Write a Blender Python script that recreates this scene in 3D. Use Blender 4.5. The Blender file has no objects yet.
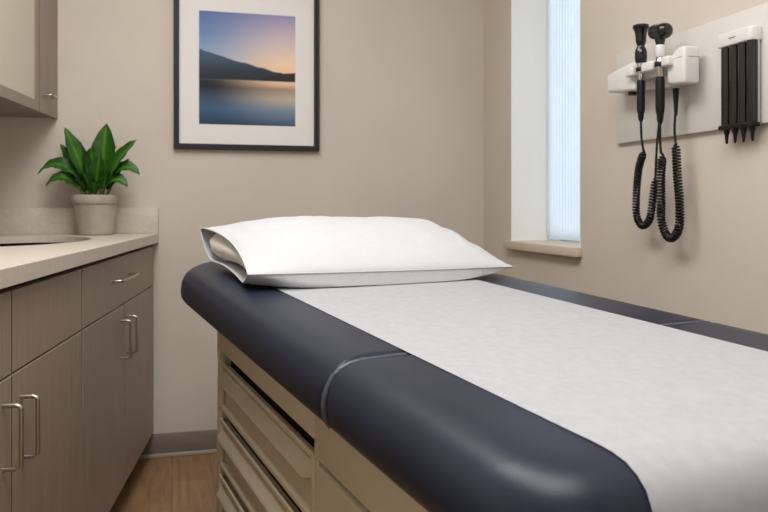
import bpy, bmesh, math, random
from mathutils import Vector, Matrix, noise
PI = math.pi
random.seed(7)
COL = bpy.context.scene.collection

# ------------------------------------------------------------------ materials
def lin(c):
    c = c / 255.0
    return c / 12.92 if c <= 0.04045 else ((c + 0.055) / 1.055) ** 2.4
def rgb(r, g, b): return (lin(r), lin(g), lin(b), 1.0)

def mat(name, col, rough=0.6, metal=0.0, var=0.0, vscale=(4, 4, 4), bump=0.0, bscale=(60, 60, 60), spec=0.5, coat=0.0, sheen=0.0, dark=None, detail=4):
    """Principled material with a noise-driven colour variation and a noise bump, in object coordinates."""
    m = bpy.data.materials.new(name); m.use_nodes = True
    nt = m.node_tree; N = nt.nodes; L = nt.links
    b = N['Principled BSDF']
    b.inputs['Base Color'].default_value = col
    b.inputs['Roughness'].default_value = rough
    b.inputs['Metallic'].default_value = metal
    b.inputs['Specular IOR Level'].default_value = spec
    b.inputs['Coat Weight'].default_value = coat
    b.inputs['Sheen Weight'].default_value = sheen
    tc = N.new('ShaderNodeTexCoord')
    if var > 0 or dark:
        mp = N.new('ShaderNodeMapping'); mp.inputs['Scale'].default_value = vscale
        no = N.new('ShaderNodeTexNoise'); no.inputs['Scale'].default_value = 1.0; no.inputs['Detail'].default_value = detail
        L.new(tc.outputs['Object'], mp.inputs['Vector']); L.new(mp.outputs['Vector'], no.inputs['Vector'])
        rp = N.new('ShaderNodeValToRGB')
        d = dark or tuple(c * (1 - var) for c in col[:3]) + (1,)
        rp.color_ramp.elements[0].color = d; rp.color_ramp.elements[0].position = 0.3
        rp.color_ramp.elements[1].color = col; rp.color_ramp.elements[1].position = 0.68
        L.new(no.outputs['Fac'], rp.inputs['Fac']); L.new(rp.outputs['Color'], b.inputs['Base Color'])
    if bump > 0:
        mp2 = N.new('ShaderNodeMapping'); mp2.inputs['Scale'].default_value = bscale
        n2 = N.new('ShaderNodeTexNoise'); n2.inputs['Scale'].default_value = 1.0; n2.inputs['Detail'].default_value = 6
        L.new(tc.outputs['Object'], mp2.inputs['Vector']); L.new(mp2.outputs['Vector'], n2.inputs['Vector'])
        bp = N.new('ShaderNodeBump'); bp.inputs['Strength'].default_value = bump; bp.inputs['Distance'].default_value = 0.004
        L.new(n2.outputs['Fac'], bp.inputs['Height']); L.new(bp.outputs['Normal'], b.inputs['Normal'])
    return m

M_wall = mat('wall_paint', rgb(205, 196, 185), 0.85, var=0.05, vscale=(3.2, 3.2, 3.2), bump=0.08, bscale=(70, 70, 70), spec=0.2)
M_ceil = mat('ceiling_paint', rgb(232, 228, 220), 0.9, var=0.03)
M_floor_dark = rgb(112, 80, 52)
M_base = mat('vinyl_base', rgb(134, 124, 116), 0.55, var=0.14, vscale=(10, 10, 60))
M_lip = mat('vinyl_lip', rgb(176, 164, 150), 0.5, var=0.05)
M_wood = mat('taupe_woodgrain', rgb(156, 142, 128), 0.5, dark=rgb(142, 128, 114), vscale=(90, 90, 4), bump=0.05, bscale=(160, 160, 8), spec=0.35, detail=6)
M_edge_shade = mat('edge_shade', rgb(58, 50, 43), 0.7, var=0.1)  # dark tone standing in for shade in the gaps between fronts
M_woodh = mat('taupe_woodgrain_upper', rgb(152, 138, 126), 0.5, dark=rgb(138, 125, 113), vscale=(60, 60, 3.0), bump=0.08, bscale=(150, 150, 8), spec=0.35, detail=6)
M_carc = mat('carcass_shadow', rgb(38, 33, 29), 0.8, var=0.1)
M_stone = mat('quartz_counter', rgb(206, 196, 184), 0.38, dark=rgb(196, 186, 173), vscale=(70, 70, 70), bump=0.02, bscale=(200, 200, 200))
M_sink = mat('sink_basin_shaded', rgb(92, 84, 74), 0.35, var=0.05)  # whole basin darkened to stand for the shadow below the slab's rim
M_steel = mat('brushed_nickel', rgb(190, 182, 172), 0.28, metal=1.0, var=0.08, vscale=(200, 200, 20))
M_frost = mat('frosted_glass', rgb(196, 190, 170), 0.22, var=0.04, vscale=(2, 2, 2), spec=0.5)
M_frame = mat('black_frame', rgb(13, 13, 14), 0.6, var=0.1, vscale=(30, 30, 30))
M_mat = mat('picture_mat', rgb(226, 224, 222), 0.8, var=0.02)
M_leather = mat('navy_vinyl', rgb(28, 35, 53), 0.40, dark=rgb(24, 31, 47), vscale=(9, 9, 9), bump=0.07, bscale=(420, 420, 420), spec=0.36)
M_welt = mat('navy_welt', rgb(76, 80, 92), 0.32, var=0.2, vscale=(40, 40, 40), bump=0.3, bscale=(200, 200, 200))
M_beige = mat('beige_enamel', rgb(198, 188, 165), 0.42, var=0.05, vscale=(6, 6, 6), bump=0.02, bscale=(90, 90, 90))
M_slot = mat('gap_shade_plinth', rgb(48, 41, 33), 0.8, var=0.1)  # painted shade for the drawer gaps; the plinth shares it
M_cloth = mat('white_cotton', rgb(199, 201, 204), 0.9, var=0.02, vscale=(8, 8, 8), bump=0.30, bscale=(14, 14, 14), spec=0.15, sheen=0.2)
for n_ in M_cloth.node_tree.nodes:
    if n_.type == 'BUMP': n_.inputs['Distance'].default_value = .02
M_inner = mat('white_ticking', rgb(240, 238, 233), 0.9, var=0.02)
M_cloth2 = mat('white_piping', rgb(196, 197, 198), 0.9, var=0.03)
M_plas = mat('white_plastic', rgb(220, 218, 216), 0.36, var=0.02)
M_board = mat('panel_board', rgb(208, 205, 201), 0.5, var=0.02, vscale=(3, 3, 3))
M_black = mat('black_rubber', rgb(12, 12, 13), 0.42, var=0.2, vscale=(40, 40, 40), spec=0.35)
M_blackg = mat('black_gloss', rgb(9, 9, 10), 0.22, var=0.2, vscale=(40, 40, 40), coat=0.3)
M_chrome = mat('chrome', rgb(205, 205, 205), 0.18, metal=1.0, var=0.03)
M_tube = mat('smoked_tube', rgb(16, 16, 17), 0.2, var=0.2, vscale=(50, 50, 4), coat=0.4)
M_grey = mat('grey_mark', rgb(128, 126, 124), 0.6, var=0.05)
M_lens = mat('lens_glass', rgb(60, 62, 66), 0.06, var=0.05, coat=1.0)
M_pot = mat('cement_pot', rgb(178, 168, 156), 0.7, dark=rgb(152, 143, 131), vscale=(12, 12, 12), bump=0.10, bscale=(60, 60, 60))
M_soil = mat('potting_soil', rgb(40, 30, 22), 0.95, var=0.4, vscale=(60, 60, 60), bump=0.6, bscale=(90, 90, 90))
M_white = mat('white_trim', rgb(243, 243, 241), 0.5, var=0.02)
M_sill = mat('sill_stone', rgb(206, 193, 176), 0.5, var=0.04, vscale=(10, 10, 10))

# paper: fibrous, faintly creased
M_paper = mat('exam_paper', rgb(170, 172, 176), 0.82, dark=rgb(163, 165, 169), vscale=(70, 50, 50), bump=0.07, bscale=(60, 50, 50), spec=0.15)

def ramp(N, stops):
    r = N.new('ShaderNodeValToRGB'); cr = r.color_ramp
    while len(cr.elements) < len(stops): cr.elements.new(0.5)
    for e, (p, c) in zip(cr.elements, stops): e.position = p; e.color = c
    return r

def make_floor_mat():
    m = bpy.data.materials.new('wood_plank_floor'); m.use_nodes = True
    nt = m.node_tree; N = nt.nodes; L = nt.links; b = N['Principled BSDF']
    tc = N.new('ShaderNodeTexCoord')
    mp = N.new('ShaderNodeMapping'); mp.inputs['Rotation'].default_value = (0, 0, PI / 2)
    L.new(tc.outputs['Object'], mp.inputs['Vector'])
    br = N.new('ShaderNodeTexBrick')
    br.inputs['Color1'].default_value = rgb(166, 132, 96); br.inputs['Color2'].default_value = rgb(158, 124, 88)
    br.inputs['Mortar'].default_value = rgb(128, 100, 72); br.inputs['Scale'].default_value = 1.0
    br.inputs['Mortar Size'].default_value = 0.0015; br.inputs['Brick Width'].default_value = 1.2; br.inputs['Row Height'].default_value = 0.15
    L.new(mp.outputs['Vector'], br.inputs['Vector'])
    mp2 = N.new('ShaderNodeMapping'); mp2.inputs['Scale'].default_value = (60, 5, 1)
    L.new(tc.outputs['Object'], mp2.inputs['Vector'])
    no = N.new('ShaderNodeTexNoise'); no.inputs['Scale'].default_value = 1; no.inputs['Detail'].default_value = 6
    L.new(mp2.outputs['Vector'], no.inputs['Vector'])
    r = ramp(N, [(0.3, rgb(188, 182, 176)), (0.7, (1, 1, 1, 1))]); L.new(no.outputs['Fac'], r.inputs['Fac'])
    mx = N.new('ShaderNodeMix'); mx.data_type = 'RGBA'; mx.blend_type = 'MULTIPLY'; mx.inputs['Factor'].default_value = 0.8
    L.new(br.outputs['Color'], mx.inputs['A']); L.new(r.outputs['Color'], mx.inputs['B'])
    L.new(mx.outputs['Result'], b.inputs['Base Color']); b.inputs['Roughness'].default_value = 0.45
    return m
M_floor = make_floor_mat()

def make_leaf_mat():
    m = bpy.data.materials.new('leaf_green'); m.use_nodes = True
    nt = m.node_tree; N = nt.nodes; L = nt.links; b = N['Principled BSDF']
    uv = N.new('ShaderNodeUVMap'); uv.uv_map = 'UVMap'
    sp = N.new('ShaderNodeSeparateXYZ'); L.new(uv.outputs['UV'], sp.inputs['Vector'])
    r = ramp(N, [(0.0, rgb(40, 84, 18)), (0.40, rgb(54, 106, 26)), (0.48, rgb(92, 142, 50)), (0.52, rgb(92, 142, 50)), (0.60, rgb(54, 106, 26)), (1.0, rgb(40, 84, 18))])
    L.new(sp.outputs['X'], r.inputs['Fac'])
    tc = N.new('ShaderNodeTexCoord'); no = N.new('ShaderNodeTexNoise'); no.inputs['Scale'].default_value = 22
    L.new(tc.outputs['Object'], no.inputs['Vector'])
    mx = N.new('ShaderNodeMix'); mx.data_type = 'RGBA'; mx.blend_type = 'MULTIPLY'; mx.inputs['Factor'].default_value = 0.6
    r2 = ramp(N, [(0.3, rgb(150, 160, 140)), (0.7, (1, 1, 1, 1))]); L.new(no.outputs['Fac'], r2.inputs['Fac'])
    L.new(r.outputs['Color'], mx.inputs['A']); L.new(r2.outputs['Color'], mx.inputs['B'])
    L.new(mx.outputs['Result'], b.inputs['Base Color']); b.inputs['Roughness'].default_value = 0.42
    b.inputs['Specular IOR Level'].default_value = 0.35
    return m
M_leaf = make_leaf_mat()

def make_blind_mat():
    m = bpy.data.materials.new('blind_fabric'); m.use_nodes = True
    nt = m.node_tree; N = nt.nodes; L = nt.links; N.remove(N['Principled BSDF'])
    out = N['Material Output']
    d = N.new('ShaderNodeBsdfDiffuse'); t = N.new('ShaderNodeBsdfTranslucent')
    tc = N.new('ShaderNodeTexCoord'); no = N.new('ShaderNodeTexNoise'); no.inputs['Scale'].default_value = 9
    L.new(tc.outputs['Object'], no.inputs['Vector'])
    r = ramp(N, [(0.3, rgb(232, 236, 240)), (0.7, rgb(238, 241, 244))]); L.new(no.outputs['Fac'], r.inputs['Fac'])
    L.new(r.outputs['Color'], d.inputs['Color']); L.new(r.outputs['Color'], t.inputs['Color'])
    mx = N.new('ShaderNodeMixShader'); mx.inputs['Fac'].default_value = 0.5
    L.new(d.outputs[0], mx.inputs[1]); L.new(t.outputs[0], mx.inputs[2]); L.new(mx.outputs[0], out.inputs['Surface'])
    return m
M_blind = make_blind_mat()

def make_pane_mat():
    m = bpy.data.materials.new('window_glass'); m.use_nodes = True
    nt = m.node_tree; N = nt.nodes; L = nt.links; N.remove(N['Principled BSDF'])
    out = N['Material Output']
    d = N.new('ShaderNodeBsdfTransparent'); d.inputs['Color'].default_value = (0.92, 0.95, 0.96, 1)
    g = N.new('ShaderNodeBsdfGlossy'); g.inputs['Roughness'].default_value = 0.02
    lw = N.new('ShaderNodeFresnel'); lw.inputs['IOR'].default_value = 1.3
    mx = N.new('ShaderNodeMixShader'); L.new(lw.outputs[0], mx.inputs['Fac'])
    L.new(d.outputs[0], mx.inputs[1]); L.new(g.outputs[0], mx.inputs[2]); L.new(mx.outputs[0], out.inputs['Surface'])
    return m
M_pane = make_pane_mat()

def make_art_mat():
    """A misty lake at dusk: sky, a long hill falling to the right, a low headland, still water."""
    m = bpy.data.materials.new('lake_print'); m.use_nodes = True
    nt = m.node_tree; N = nt.nodes; L = nt.links; b = N['Principled BSDF']
    uv = N.new('ShaderNodeUVMap'); uv.uv_map = 'UVMap'
    sp = N.new('ShaderNodeSeparateXYZ'); L.new(uv.outputs['UV'], sp.inputs['Vector'])
    X, Y = sp.outputs['X'], sp.outputs['Y']
    def mth(op, a, c=None):
        n = N.new('ShaderNodeMath'); n.operation = op
        for i, q in enumerate((a, c)):
            if q is None: continue
            if isinstance(q, (int, float)): n.inputs[i].default_value = q
            else: L.new(q, n.inputs[i])
        return n.outputs[0]
    def step(v, lo, hi):
        n = N.new('ShaderNodeMapRange'); n.interpolation_type = 'SMOOTHSTEP'
        n.inputs['From Min'].default_value = lo; n.inputs['From Max'].default_value = hi
        L.new(v, n.inputs['Value']); return n.outputs[0]
    def mix(fac, a, c):
        n = N.new('ShaderNodeMix'); n.data_type = 'RGBA'
        L.new(fac, n.inputs['Factor']); L.new(a, n.inputs['A']); L.new(c, n.inputs['B']); return n.outputs['Result']
    def rampc(v, stops): r = ramp(N, stops); L.new(v, r.inputs['Fac']); return r.outputs['Color']
    skyL = rampc(Y, [(0.42, rgb(172, 176, 184)), (0.62, rgb(142, 164, 192)), (0.80, rgb(106, 136, 180)), (1.0, rgb(88, 108, 160))])
    skyR = rampc(Y, [(0.42, rgb(240, 190, 136)), (0.56, rgb(238, 208, 178)), (0.75, rgb(206, 188, 190)), (1.0, rgb(146, 142, 178))])
    sky = mix(step(X, 0.0, 0.95), skyL, skyR)
    waL = rampc(Y, [(0.0, rgb(36, 56, 84)), (0.14, rgb(62, 92, 124)), (0.24, rgb(58, 76, 98)), (0.34, rgb(28, 32, 38)), (0.385, rgb(38, 44, 52)), (0.40, rgb(70, 78, 88))])
    waR = rampc(Y, [(0.0, rgb(58, 80, 106)), (0.14, rgb(120, 138, 154)), (0.24, rgb(186, 172, 156)), (0.33, rgb(160, 138, 122)), (0.375, rgb(226, 190, 158)), (0.40, rgb(226, 204, 182))])
    wa = mix(step(X, 0.1, 0.95), waL, waR)
    no = N.new('ShaderNodeTexNoise'); no.inputs['Scale'].default_value = 7; L.new(uv.outputs['UV'], no.inputs['Vector'])
    wob = mth('MULTIPLY', mth('SUBTRACT', no.outputs['Fac'], 0.5), 0.03)
    # the far hill: height 0.67 at the left falling to 0.47 at the right
    hill = mth('ADD', mth('SUBTRACT', 0.67, mth('MULTIPLY', mth('POWER', X, 0.85), 0.215)), wob)
    hc = rampc(Y, [(0.40, rgb(44, 46, 52)), (0.48, rgb(46, 54, 64)), (0.62, rgb(66, 86, 110))])
    f1 = step(mth('SUBTRACT', hill, Y), -0.004, 0.010)
    col = mix(f1, sky, hc)
    head = mth('ADD', mth('ADD', 0.40, mth('MULTIPLY', mth('POWER', mth('MAXIMUM', mth('SUBTRACT', X, 0.62), 0.0), 0.6), 0.165)), wob)
    hd = rampc(X, [(0.5, rgb(40, 40, 44)), (1.0, rgb(54, 44, 42))])
    col = mix(step(mth('SUBTRACT', head, Y), -0.004, 0.006), col, hd)
    col = mix(step(mth('SUBTRACT', 0.402, Y), -0.006, 0.008), col, wa)
    L.new(col, b.inputs['Base Color']); b.inputs['Roughness'].default_value = 0.5; b.inputs['Specular IOR Level'].default_value = 0.2
    return m
M_art = make_art_mat()

# ------------------------------------------------------------------ mesh helpers
def box(bm, p0, p1, M=None, bev=0.0, seg=2):
    """Axis box from p0 to p1 in the frame M, with rounded edges."""
    t = bmesh.new()
    r = bmesh.ops.create_cube(t, size=1.0)
    for v in t.verts:
        v.co = Vector([(a + b) / 2 + c * abs(b - a) for a, b, c in zip(p0, p1, v.co)])
    if bev > 0:
        bmesh.ops.bevel(t, geom=list(t.edges), offset=bev, segments=seg, affect='EDGES', profile=0.5)
    add(bm, t, M)
def add(bm, t, M=None):
    if M is not None: t.transform(M)
    me = bpy.data.meshes.new('tmp'); t.to_mesh(me); t.free(); bm.from_mesh(me); bpy.data.meshes.remove(me)
def prism(bm, pts, off, M=None, bev=0.0, seg=2, sides=True):
    """Polygon pts (3-D) pushed by the vector off."""
    t = bmesh.new(); off = Vector(off)
    a = [t.verts.new(Vector(p)) for p in pts]; c = [t.verts.new(Vector(p) + off) for p in pts]
    n = len(pts)
    t.faces.new(a); t.faces.new(list(reversed(c)))
    for i in range(n): t.faces.new((a[i], c[i], c[(i + 1) % n], a[(i + 1) % n]))
    bmesh.ops.recalc_face_normals(t, faces=list(t.faces))
    if bev > 0: bmesh.ops.bevel(t, geom=list(t.edges), offset=bev, segments=seg, affect='EDGES', profile=0.5)
    add(bm, t, M)
def catmull(P, n=8):
    P = [Vector(p) for p in P]; Q = [2 * P[0] - P[1]] + P + [2 * P[-1] - P[-2]]; out = []
    for i in range(1, len(Q) - 2):
        a, b, c, d = Q[i - 1:i + 3]
        for k in range(n):
            t = k / n
            out.append(0.5 * (2 * b + (c - a) * t + (2 * a - 5 * b + 4 * c - d) * t * t + (3 * b - a - 3 * c + d) * t ** 3))
    out.append(P[-1]); return out
def tube(bm, pts, rad, sides=8, M=None):
    """Swept tube with capped ends; rad a number or one per point."""
    pts = [Vector(p) for p in pts]
    if M is not None: pts = [M @ p for p in pts]
    n = len(pts); R = rad if isinstance(rad, (list, tuple)) else [rad] * n
    nrm = None; rings = []
    for i, p in enumerate(pts):
        tg = (pts[min(i + 1, n - 1)] - pts[max(i - 1, 0)]).normalized()
        if nrm is None:
            nrm = tg.orthogonal().normalized()
        nrm = (nrm - tg * nrm.dot(tg)).normalized(); bi = tg.cross(nrm)
        rings.append([bm.verts.new(p + R[i] * (math.cos(a) * nrm + math.sin(a) * bi)) for a in (2 * PI * k / sides for k in range(sides))])
    for a, b in zip(rings, rings[1:]):
        for k in range(sides): bm.faces.new((a[k], a[(k + 1) % sides], b[(k + 1) % sides], b[k]))
    bm.faces.new(list(reversed(rings[0]))); bm.faces.new(rings[-1])
def lathe(bm, prof, M=None, seg=28, cap=True):
    """Profile [(radius, z)] turned about the local z axis of M."""
    M = M or Matrix.Identity(4); rings = []
    for r, z in prof:
        rings.append([bm.verts.new(M @ Vector((r * math.cos(2 * PI * k / seg), r * math.sin(2 * PI * k / seg), z))) for k in range(seg)])
    for a, b in zip(rings, rings[1:]):
        for k in range(seg): bm.faces.new((a[k], a[(k + 1) % seg], b[(k + 1) % seg], b[k]))
    if cap: bm.faces.new(list(reversed(rings[0]))); bm.faces.new(rings[-1])

WM = {}     # world matrix of every parent made here
def thing(name, label, cat, loc=(0, 0, 0), rotz=0.0, group=None):
    o = bpy.data.objects.new(name, None); COL.objects.link(o)
    o.empty_display_size = 0.1; o.location = loc; o.rotation_euler = (0, 0, rotz)
    o['label'] = label; o['category'] = cat
    if group: o['group'] = group
    WM[o] = Matrix.Translation(loc) @ Matrix.Rotation(rotz, 4, 'Z')
    return o
def obj(name, bm, m, parent=None, smooth=30, label=None, kind=None):
    """Link bm, given in world coordinates, as one mesh under its parent."""
    W = WM.get(parent, Matrix.Identity(4))
    bm.transform(W.inverted()); bmesh.ops.recalc_face_normals(bm, faces=list(bm.faces))
    me = bpy.data.meshes.new(name); bm.to_mesh(me); bm.free()
    o = bpy.data.objects.new(name, me); COL.objects.link(o)
    o.parent = parent; WM[o] = W; me.materials.append(m)
    if smooth:
        me.polygons.foreach_set('use_smooth', [True] * len(me.polygons))
        me.set_sharp_from_angle(angle=math.radians(smooth))
    if label: o['label'] = label
    if kind: o['kind'] = kind
    return o
def tag(o, label, cat, group=None):
    o['label'] = label; o['category'] = cat
    if group: o['group'] = group
    return o
def centred(o):
    """Move a lone mesh's origin to the middle of its footprint."""
    vs = [v.co for v in o.data.vertices]
    c = Vector([(min(v[i] for v in vs) + max(v[i] for v in vs)) / 2 for i in range(3)]); c.z = min(v.z for v in vs)
    o.data.transform(Matrix.Translation(-c)); o.location = c
    return o
def struct(name, bm, m, parent=None, smooth=30):
    return obj(name, bm, m, parent, smooth, kind='structure')
def BM(): return bmesh.new()

# ------------------------------------------------------------------ the room
YB, XR, ZC, YR = 3.31, 1.37, 2.62, -1.7
TH = math.radians(7.4611)                       # the cabinet run and the wall behind it stand 7.5 degrees off the window wall
CU = Vector((math.sin(TH), math.cos(TH), 0)); CN = Vector((math.cos(TH), -math.sin(TH), 0))
MC = Matrix(((CN.x, CU.x, 0, 0), (CN.y, CU.y, 0, 0), (0, 0, 1, 0), (0, 0, 0, 1)))    # local x = out of the wall, y = along the run
SL = -1.13                                      # the left wall's face
def run(s, t, z=0.0): return MC @ Vector((s, t, z))
def t_at_y(s, y): return (y + s * math.sin(TH)) / math.cos(TH)
def s_pt(s, y, z): return run(s, t_at_y(s, y), z)
LB, LR_ = s_pt(SL, YB, 0), s_pt(SL, YR, 0)

bm = BM(); prism(bm, [(LR_.x - .3, YR - .2, -.12), (XR + .3, YR - .2, -.12), (XR + .3, YB + .2, -.12), (LB.x - .3, YB + .2, -.12)], (0, 0, .12)); struct('floor', bm, M_floor)
bm = BM(); prism(bm, [(LR_.x - .3, YR - .2, ZC), (XR + .3, YR - .2, ZC), (XR + .3, YB + .2, ZC), (LB.x - .3, YB + .2, ZC)], (0, 0, .1)); struct('ceiling', bm, M_ceil)
bm = BM(); box(bm, (LB.x - .25, YB, 0), (XR + .24, YB + .12, ZC)); struct('wall_back', bm, M_wall)
bm = BM(); box(bm, (LR_.x - .25, YR - .12, 0), (XR + .24, YR, ZC)); struct('wall_front', bm, M_wall)
bm = BM(); prism(bm, [LB, LR_, LR_ - CN * .12, LB - CN * .12], (0, 0, ZC)); struct('wall_left', bm, M_wall)
WY0, WY1, WZ0, WZ1, WD = 2.438, 3.013, 0.868, 2.2, 0.22
bm = BM()
box(bm, (XR, YR, 0), (XR + WD, WY0, ZC)); box(bm, (XR, WY1, 0), (XR + WD, YB, ZC))
box(bm, (XR, WY0, 0), (XR + WD, WY1, WZ0)); box(bm, (XR, WY0, WZ1), (XR + WD, WY1, ZC))
struct('wall_right', bm, M_wall)
xb = run(-.575, t_at_y(-.575, YB)).x
bm = BM(); box(bm, (xb, YB - .008, .016), (XR, YB, .0975), bev=.003); struct('baseboard_back', bm, M_base)
bm = BM(); box(bm, (xb, YB - .014, 0), (XR, YB, .0165), bev=.004); struct('trim_1', bm, M_lip)
bm = BM(); box(bm, (XR - .008, YR, .0), (XR, YB - .014, .0975), bev=.003); struct('baseboard_right', bm, M_base)

# window: lined reveal, frame, pane, sill
win = bpy.data.objects.new('window_1', None); COL.objects.link(win); win['kind'] = 'structure'; win.location = (XR, (WY0 + WY1) / 2, WZ0)
WM[win] = Matrix.Translation(win.location)
bm = BM(); e = .006
box(bm, (XR, WY1 - e, WZ0), (XR + WD, WY1, WZ1)); box(bm, (XR, WY0, WZ0), (XR + WD, WY0 + e, WZ1)); box(bm, (XR, WY0, WZ1 - e), (XR + WD, WY1, WZ1))
obj('reveal_lining', bm, M_white, win)
bm = BM(); fx0, fx1, fw_ = XR + .185, XR + .215, .03
for a, b in (((fx0, WY0 + e, WZ0 + .02), (fx1, WY0 + e + fw_, WZ1 - e)), ((fx0, WY1 - e - fw_, WZ0 + .02), (fx1, WY1 - e, WZ1 - e)),
             ((fx0, WY0 + e, WZ0 + .02), (fx1, WY1 - e, WZ0 + .034)), ((fx0, WY0 + e, WZ1 - e - fw_), (fx1, WY1 - e, WZ1 - e))):
    box(bm, a, b, bev=.004)
obj('window_frame', bm, M_white, win)
bm = BM(); box(bm, (XR + .198, WY0 + e + fw_ - .004, WZ0 + .032), (XR + .202, WY1 - e - fw_ + .004, WZ1 - e - fw_ + .004)); obj('window_pane', bm, M_pane, win, 0)
bm = BM(); prism(bm, [(XR - .030, 2.425, .846), (XR, 2.425, .846), (XR, WY0, .846), (XR + .21, WY0, .846), (XR + .21, WY1, .846), (XR, WY1, .846), (XR, WY1 + .018, .846), (XR - .030, WY1 + .018, .846)], (0, 0, .034), bev=.004)
obj('window_sill', bm, M_sill, win)

# vertical blind hanging inside the reveal
bl = thing('vertical_blind', 'white vertical blind glowing with daylight inside the window recess', 'blind', (XR + .15, (WY0 + WY1) / 2, .89))
bm = BM(); nS = 23; y0, y1 = WY0 + .012, WY1 - .012
for k in range(nS):
    yc = y0 + (y1 - y0) * (k + .5) / nS; pts = []
    for j in range(5):
        q = (j / 4 - .5)
        a = math.radians(11)
        pts.append((XR + .155 + q * .037 * math.sin(a) + .0035 * (1 - 4 * q * q), yc + q * .037 * math.cos(a)))
    lo = [bm.verts.new((x, y, .886)) for x, y in pts]; hi = [bm.verts.new((x, y, WZ1 - .05)) for x, y in pts]
    for j in range(4): bm.faces.new((lo[j], lo[j + 1], hi[j + 1], hi[j]))
obj('slat_panel', bm, M_blind, bl, 60)
bm = BM(); box(bm, (XR + .13, WY0 + .008, WZ1 - .052), (XR + .175, WY1 - .008, WZ1 - .007), bev=.004); obj('head_rail', bm, M_white, bl)

# ------------------------------------------------------------------ base cabinets, counter, sink
SF, SB, TE = -.50, SL + .004, 3.262
def bar_handle(parent, p0, p1, out, r=.0045):
    """Bent-bar pull between two feet p0, p1 standing out by the vector out."""
    p0, p1, out = Vector(p0), Vector(p1), Vector(out); d = (p1 - p0).normalized(); c = .007
    P = [p0, p0 + out * .7, p0 + out * .93 + d * c * .3, p0 + out + d * c, p1 + out - d * c, p1 + out * .93 - d * c * .3, p1 + out * .7, p1]
    bm = BM(); tube(bm, [MC @ p for p in P], r, 10); return obj('handle', bm, M_steel, parent, 50)
def base_unit(label, t0, t1, fronts, endcut=False):
    c = run(SF, (t0 + t1) / 2)
    th = thing('base_cabinet', label, 'cabinet', (c.x, c.y, 0), -TH, 'taupe base cabinets along the left wall')
    bm = BM(); tb = t1 if not endcut else t_at_y(SB, YB) - .004
    tf = t1 if not endcut else t_at_y(SF - .02, YB) - .004
    q = .016; y_ = lambda s, t: run(s, t, .10)
    prism(bm, [y_(SF - .021, t0 + .001), y_(SF - .021, tf - .001), y_(SB, tb - .001), y_(SB, t0 + .001)], (0, 0, q))           # floor, ends, back, front rail
    prism(bm, [y_(SF - .021, t0 + .001), y_(SF - .021, t0 + q), y_(SB, t0 + q), y_(SB, t0 + .001)], (0, 0, .772))
    prism(bm, [y_(SF - .021, tf - q), y_(SF - .021, tf - .001), y_(SB, tb - .001), y_(SB, tb - q)], (0, 0, .772))
    prism(bm, [y_(SB, t0 + .001), y_(SB + .008, t0 + .001), y_(SB + .008, tb - .001), y_(SB, tb - .001)], (0, 0, .772))
    box(bm, (SF - .037, t0 + .001, .855), (SF - .021, tf - .001, .872), MC); box(bm, (SF - .037, t0 + .001, .69), (SF - .021, tf - .001, .716), MC)
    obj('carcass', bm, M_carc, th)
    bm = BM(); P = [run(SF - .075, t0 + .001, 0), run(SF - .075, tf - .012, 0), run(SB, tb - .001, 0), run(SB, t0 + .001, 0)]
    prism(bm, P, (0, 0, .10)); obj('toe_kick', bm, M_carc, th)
    if not endcut:                                                                   # wood-faced end of the run
        bm = BM(); box(bm, (SF - .0205, t0 - .006, .0), (SB, t0 + .001, .872), MC, bev=.001, seg=1); obj('end_panel', bm, M_wood, th)
    for kind, a, b, z0, z1, hnd in fronts:
        bm = BM(); box(bm, (SF - .02, a + .0035, z0), (SF, b - .0035, z1), MC, bev=.0012, seg=1)
        f = obj(kind, bm, M_wood, th); f.data.materials.append(M_edge_shade)
        for p_ in f.data.polygons:                                                   # upright edges painted dark, as shade in the gaps
            if abs(p_.normal.y) > .8: p_.material_index = 1
        if hnd: bar_handle(f, *[(SF, p[0], p[1]) for p in hnd], (.032, 0, 0))
    return th
ZD, ZT, Zb = .703, .861, .107
base_unit('taupe base cabinet nearest the back wall, with one wide handled drawer over two doors', 2.094, 3.262, [
    ('drawer', 2.094, 3.262, ZD + .002, ZT, ((2.465, .794), (2.735, .794))),
    ('door', 2.094, 2.652, Zb, ZD - .002, ((2.592, .535), (2.592, .655))),
    ('door', 2.652, 3.262, Zb, ZD - .002, ((2.70, .535), (2.70, .655)))], True)
base_unit('taupe base cabinet nearer the room, with two plain drawer fronts over two doors', 1.022, 2.094, [
    ('drawer', 1.022, 1.562, ZD + .002, ZT, None), ('drawer', 1.562, 2.094, ZD + .002, ZT, None),
    ('door', 1.022, 1.562, Zb, ZD - .002, ((1.512, .538), (1.512, .655))),
    ('door', 1.562, 2.094, Zb, ZD - .002, ((1.612, .530), (1.612, .648)))])

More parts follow.
